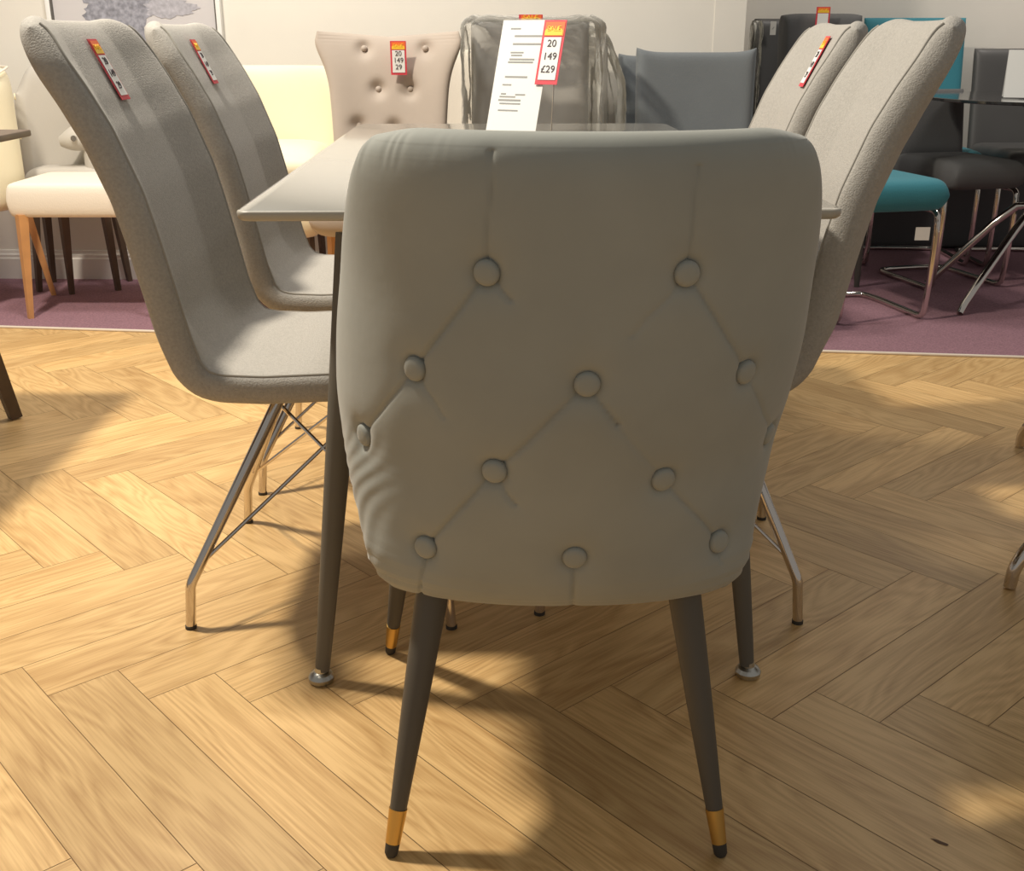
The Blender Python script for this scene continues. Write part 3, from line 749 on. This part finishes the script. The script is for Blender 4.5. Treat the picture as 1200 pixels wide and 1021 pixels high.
# round dark glass table
gt = empty('pedestal_table', (2.07, 4.40, 0), 0, label='round black glass table with chrome splayed feet at right edge', cat='table')
K = 64; rr = .475; mb = MB()
v, f = tube([(0, 0, .738), (0, 0, .740), (0, 0, .748), (0, 0, .75)], [rr - .002, rr, rr, rr - .002], K); mb.add(v, f); mb.build('tabletop', M['blacktop'], gt)
v, f = tube([(0, 0, .30), (0, 0, .36), (0, 0, .50), (0, 0, .66), (0, 0, .738)], [.055, .045, .04, .06, .14], 24, True, 1); MB().add(v, f).build('pedestal', M['blacktop'], gt)
for an, ln in ((224.5, .60), (163, .38), (40, .5), (-40, .5)):
    d = Vector((math.cos(R(an)), math.sin(R(an)), 0))
    v, f = tube([d * .03 + Vector((0, 0, .34)), d * .10 + Vector((0, 0, .335)), d * (ln - .04) + Vector((0, 0, .05)), d * ln + Vector((0, 0, .01))], [.016, .016, .014, .013], 12, True, 1); MB().add(v, f).build('leg', M['chrome'], gt)
c = empty('table_sign', onz(1193, 116, .752) + Vector((.03, .05, 0)), R(-20), label='white folded card standing on the round glass table', cat='sign')
v, f = rbox((0, 0, .085), (.12, .003, .17), 0, Mx=Matrix.Rotation(R(-14), 4, 'X')); link_mesh('card', v, f, M['white'], c, False)
v, f = rbox((0, .052, .085), (.12, .003, .17), 0, Mx=Matrix.Rotation(R(14), 4, 'X')); link_mesh('card', v, f, M['white'], c, False)

pt_ = empty('pedestal_table', (1.66, 2.06, 0), 0, label='round table past the right edge, only two bent chrome feet showing on the oak floor', cat='table')
v, f = tube([(0, 0, .728), (0, 0, .732), (0, 0, .746), (0, 0, .75)], [.62, .625, .625, .62], 48); MB().add(v, f).build('tabletop', M['blacktop'], pt_)
v, f = tube([(0, 0, .30), (0, 0, .36), (0, 0, .50), (0, 0, .66), (0, 0, .728)], [.055, .045, .04, .06, .14], 24, True, 1); MB().add(v, f).build('pedestal', M['blacktop'], pt_)
for fx, fy in ((.925, 1.845), (1.268, 2.60), (2.10, 1.48), (2.30, 2.42)):
    d = Vector((fx - 1.66, fy - 2.06, 0)); e_ = d.length; d.normalize()
    v, f = tube([d * e_ + Vector((0, 0, .004)), d * (e_ - .004) + Vector((0, 0, .05)), d * (e_ - .05) + Vector((0, 0, .105)), d * (e_ * .6) + Vector((0, 0, .22)), d * .12 + Vector((0, 0, .335)), d * .03 + Vector((0, 0, .34))], [.0115, .0125, .0135, .014, .015, .015], 14, True, 2); MB().add(v, f).build('leg', M['chrome'], pt_)

# dark table at the far left edge
dt = empty('dark_dining_table', (-1.62, 2.15, 0), 0, label='dark table at left edge, only a corner and one leg showing', cat='table')
mb = MB(); mb.add(*rbox((0, 0, .742), (.86, 1.38, .016), .004)); mb.build('tabletop', M['dark_and_shaded_oak'], dt)
mb = MB(); mb.add(*rbox((0, 0, .70), (.62, 1.1, .06), .003)); mb.build('apron', M['dark_and_shaded_oak'], dt)
for sx in (-1, 1):
    for sy in (-1, 1):
        taper_leg(dt, (sx * .285, sy * .672, .004), (sx * .20, sy * .55, .72), .021, .036, M['dark_and_shaded_oak'], True)

# ------------------------------------------------------------------ sign on the table
sb = Vector((-.062, 2.700, .7525))
sg_ = empty('table_sign', sb, label='tall white information card leaning on table, red ticket clipped to it', cat='sign')
al = R(-26); tl = .052
xw = Vector((math.cos(al), math.sin(al), 0)); lean = Vector((-math.sin(al), math.cos(al), 0)) * .10
up = (Vector((0, 0, .255)) + lean).normalized(); sl = up.length; hgt = .268; wid = .128
# vertical run of the card climbs to the right because it leans away
L = Matrix.Translation(-sb) @ frame_mat(sb, xw, up)
def scard(name, x, y, w, h, z, m, t=.001, par=None):
    v, f = rbox((x, y, z), (w, h, t), 0); return link_mesh(name, [L @ Vector(p) for p in v], f, m, par or sg_, False)
scard('card', wid / 2, hgt / 2, wid, hgt, 0, M['white'], .002)
lines = [(.20, .925, .2), (.5, .86, .6), (.48, .79, .58), (.3, .715, .26), (.3, .69, .22), (.42, .655, .5), (.4, .63, .5), (.36, .50, .45), (.2, .43, .18), (.16, .35, .1), (.5, .345, .2), (.25, .325, .32), (.3, .295, .45), (.32, .265, .42), (.3, .205, .4)]
for (x, y, w) in lines: scard('text_line', x * wid + .01, y * hgt, w * wid, .0038 if w > .44 else .003, .0014, M['print'], .0004)
# acrylic stand edge behind the card
v, f = tube([(.155, .0, .0), (.160, .01, .13), (.168, .02, .215)], .0016, 8); MB().add(v, f).build('stand_wire', M['chrome'], sg_)
tp = sb + xw * (wid + .006) + up * (hgt - .075) + Vector((0, -.006, .0))
ticket('large red bordered sale ticket with flame top, clipped to the white card', tp, xw, up, .056, .150, lines=('20', '149', '£29'))

# ------------------------------------------------------------------ framed picture on the wall
fx0 = -1.80; fx1 = -1.135; wy = lambda x: 4.70 + (x + 3.9) * (-.14 / 4.88)
pc = empty('framed_picture', (0, 0, 0), label='white framed picture of grey foliage on the back wall at left', cat='picture')
cxp = (fx0 + fx1) / 2; pc.location = (cxp, wy(cxp) - .002, 1.27); pc.rotation_euler.z = math.atan(-.14 / 4.88)
w = (fx1 - fx0); hh = .76
mb = MB()
for sx in (-1, 1): mb.add(*rbox((sx * w / 2, -.016, 0), (.018, .03, hh), .002))
for sz in (-1, 1): mb.add(*rbox((0, -.016, sz * (hh / 2 - .009)), (w, .03, .018), .002))
mb.build('frame', M['frame'], pc)
for sx in (-1, 1): MB().add(*rbox((sx * (w / 2 - .012), -.018, 0), (.006, .018, hh - .036), 0)).build('inner_edge', M['framedark'], pc)  # dark strips along the inner sides of the frame
mb = MB(); mb.add(*rbox((0, -.008, 0), (w - .01, .008, hh - .02), 0)); mb.build('print', M['picture'], pc)
def blob(name, cx, cz, rx, rz, m, y, seed):
    rnd = random.Random(seed); n = 60; ph = [rnd.uniform(0, 6.28) for _ in range(4)]
    vs = [(cx, y, cz)]
    for k in range(n):
        a = 2 * math.pi * k / n; r = 1 + .10 * math.sin(3 * a + ph[0]) + .08 * math.sin(7 * a + ph[1]) + .06 * math.sin(13 * a + ph[2]) + .05 * math.sin(23 * a + ph[3])
        vs.append((cx + rx * r * math.cos(a), y, cz + rz * r * math.sin(a)))
    link_mesh(name, vs, [(0, 1 + (k + 1) % n, 1 + k) for k in range(n)], m, pc, False)
blob('foliage', -.09, -.235, .11, .075, M['petal'], -.0128, 1); blob('foliage', .0, -.26, .04, .13, M['petal'], -.0131, 2)
blob('foliage', -.03, -.15, .17, .10, M['petal'], -.0134, 3); blob('foliage', .14, -.20, .10, .035, M['petal2'], -.0137, 4)

# ------------------------------------------------------------------ small dark knot on a plank
k = onz(1101, 987, .0006); vs = [(k.x, k.y, k.z)]; n = 18
for i in range(n):
    a = 2 * math.pi * i / n; vs.append((k.x + .009 * math.cos(a) * (1 + .2 * math.sin(3 * a)), k.y - .006 * math.cos(a) + .0035 * math.sin(a), k.z))
o = link_mesh('trim_3', vs, [(0, 1 + i, 1 + (i + 1) % n) for i in range(n)], mat('knot', (92, 62, 36), .6), None, False); o['kind'] = 'structure'; o['label'] = 'dark knot in an oak plank'

# ------------------------------------------------------------------ light
w = bpy.data.worlds.new('world'); SC.world = w; w.use_nodes = True
bg = w.node_tree.nodes['Background']; bg.inputs[0].default_value = (1.0, .97, .92, 1); bg.inputs[1].default_value = .28
def area(name, loc, target, size, power, col, size_y=None):
    l = bpy.data.lights.new(name, 'AREA'); l.energy = power; l.color = col; l.size = size; l.shape = 'RECTANGLE' if size_y else 'DISK'
    if size_y: l.size_y = size_y
    o = bpy.data.objects.new(name, l); COL.objects.link(o); o.location = loc
    o.rotation_euler = (Vector(target) - Vector(loc)).to_track_quat('-Z', 'Y').to_euler(); return o
area('ceiling_lamp_left', (-1.52, 2.2, 3.0), (-.6, 1.9, 0), .24, 116, (1, .91, .77))
area('ceiling_lamp_back', (-.9, 3.2, 3.1), (-.9, 4.4, .9), .5, 42, (1, .95, .89))
area('bay_wall_fill', (2.4, 4.5, 3.1), (2.2, 5.5, 1.2), .5, 30, (1, .93, .86))  # added fill lamp, no visible source; brightens the bay wall
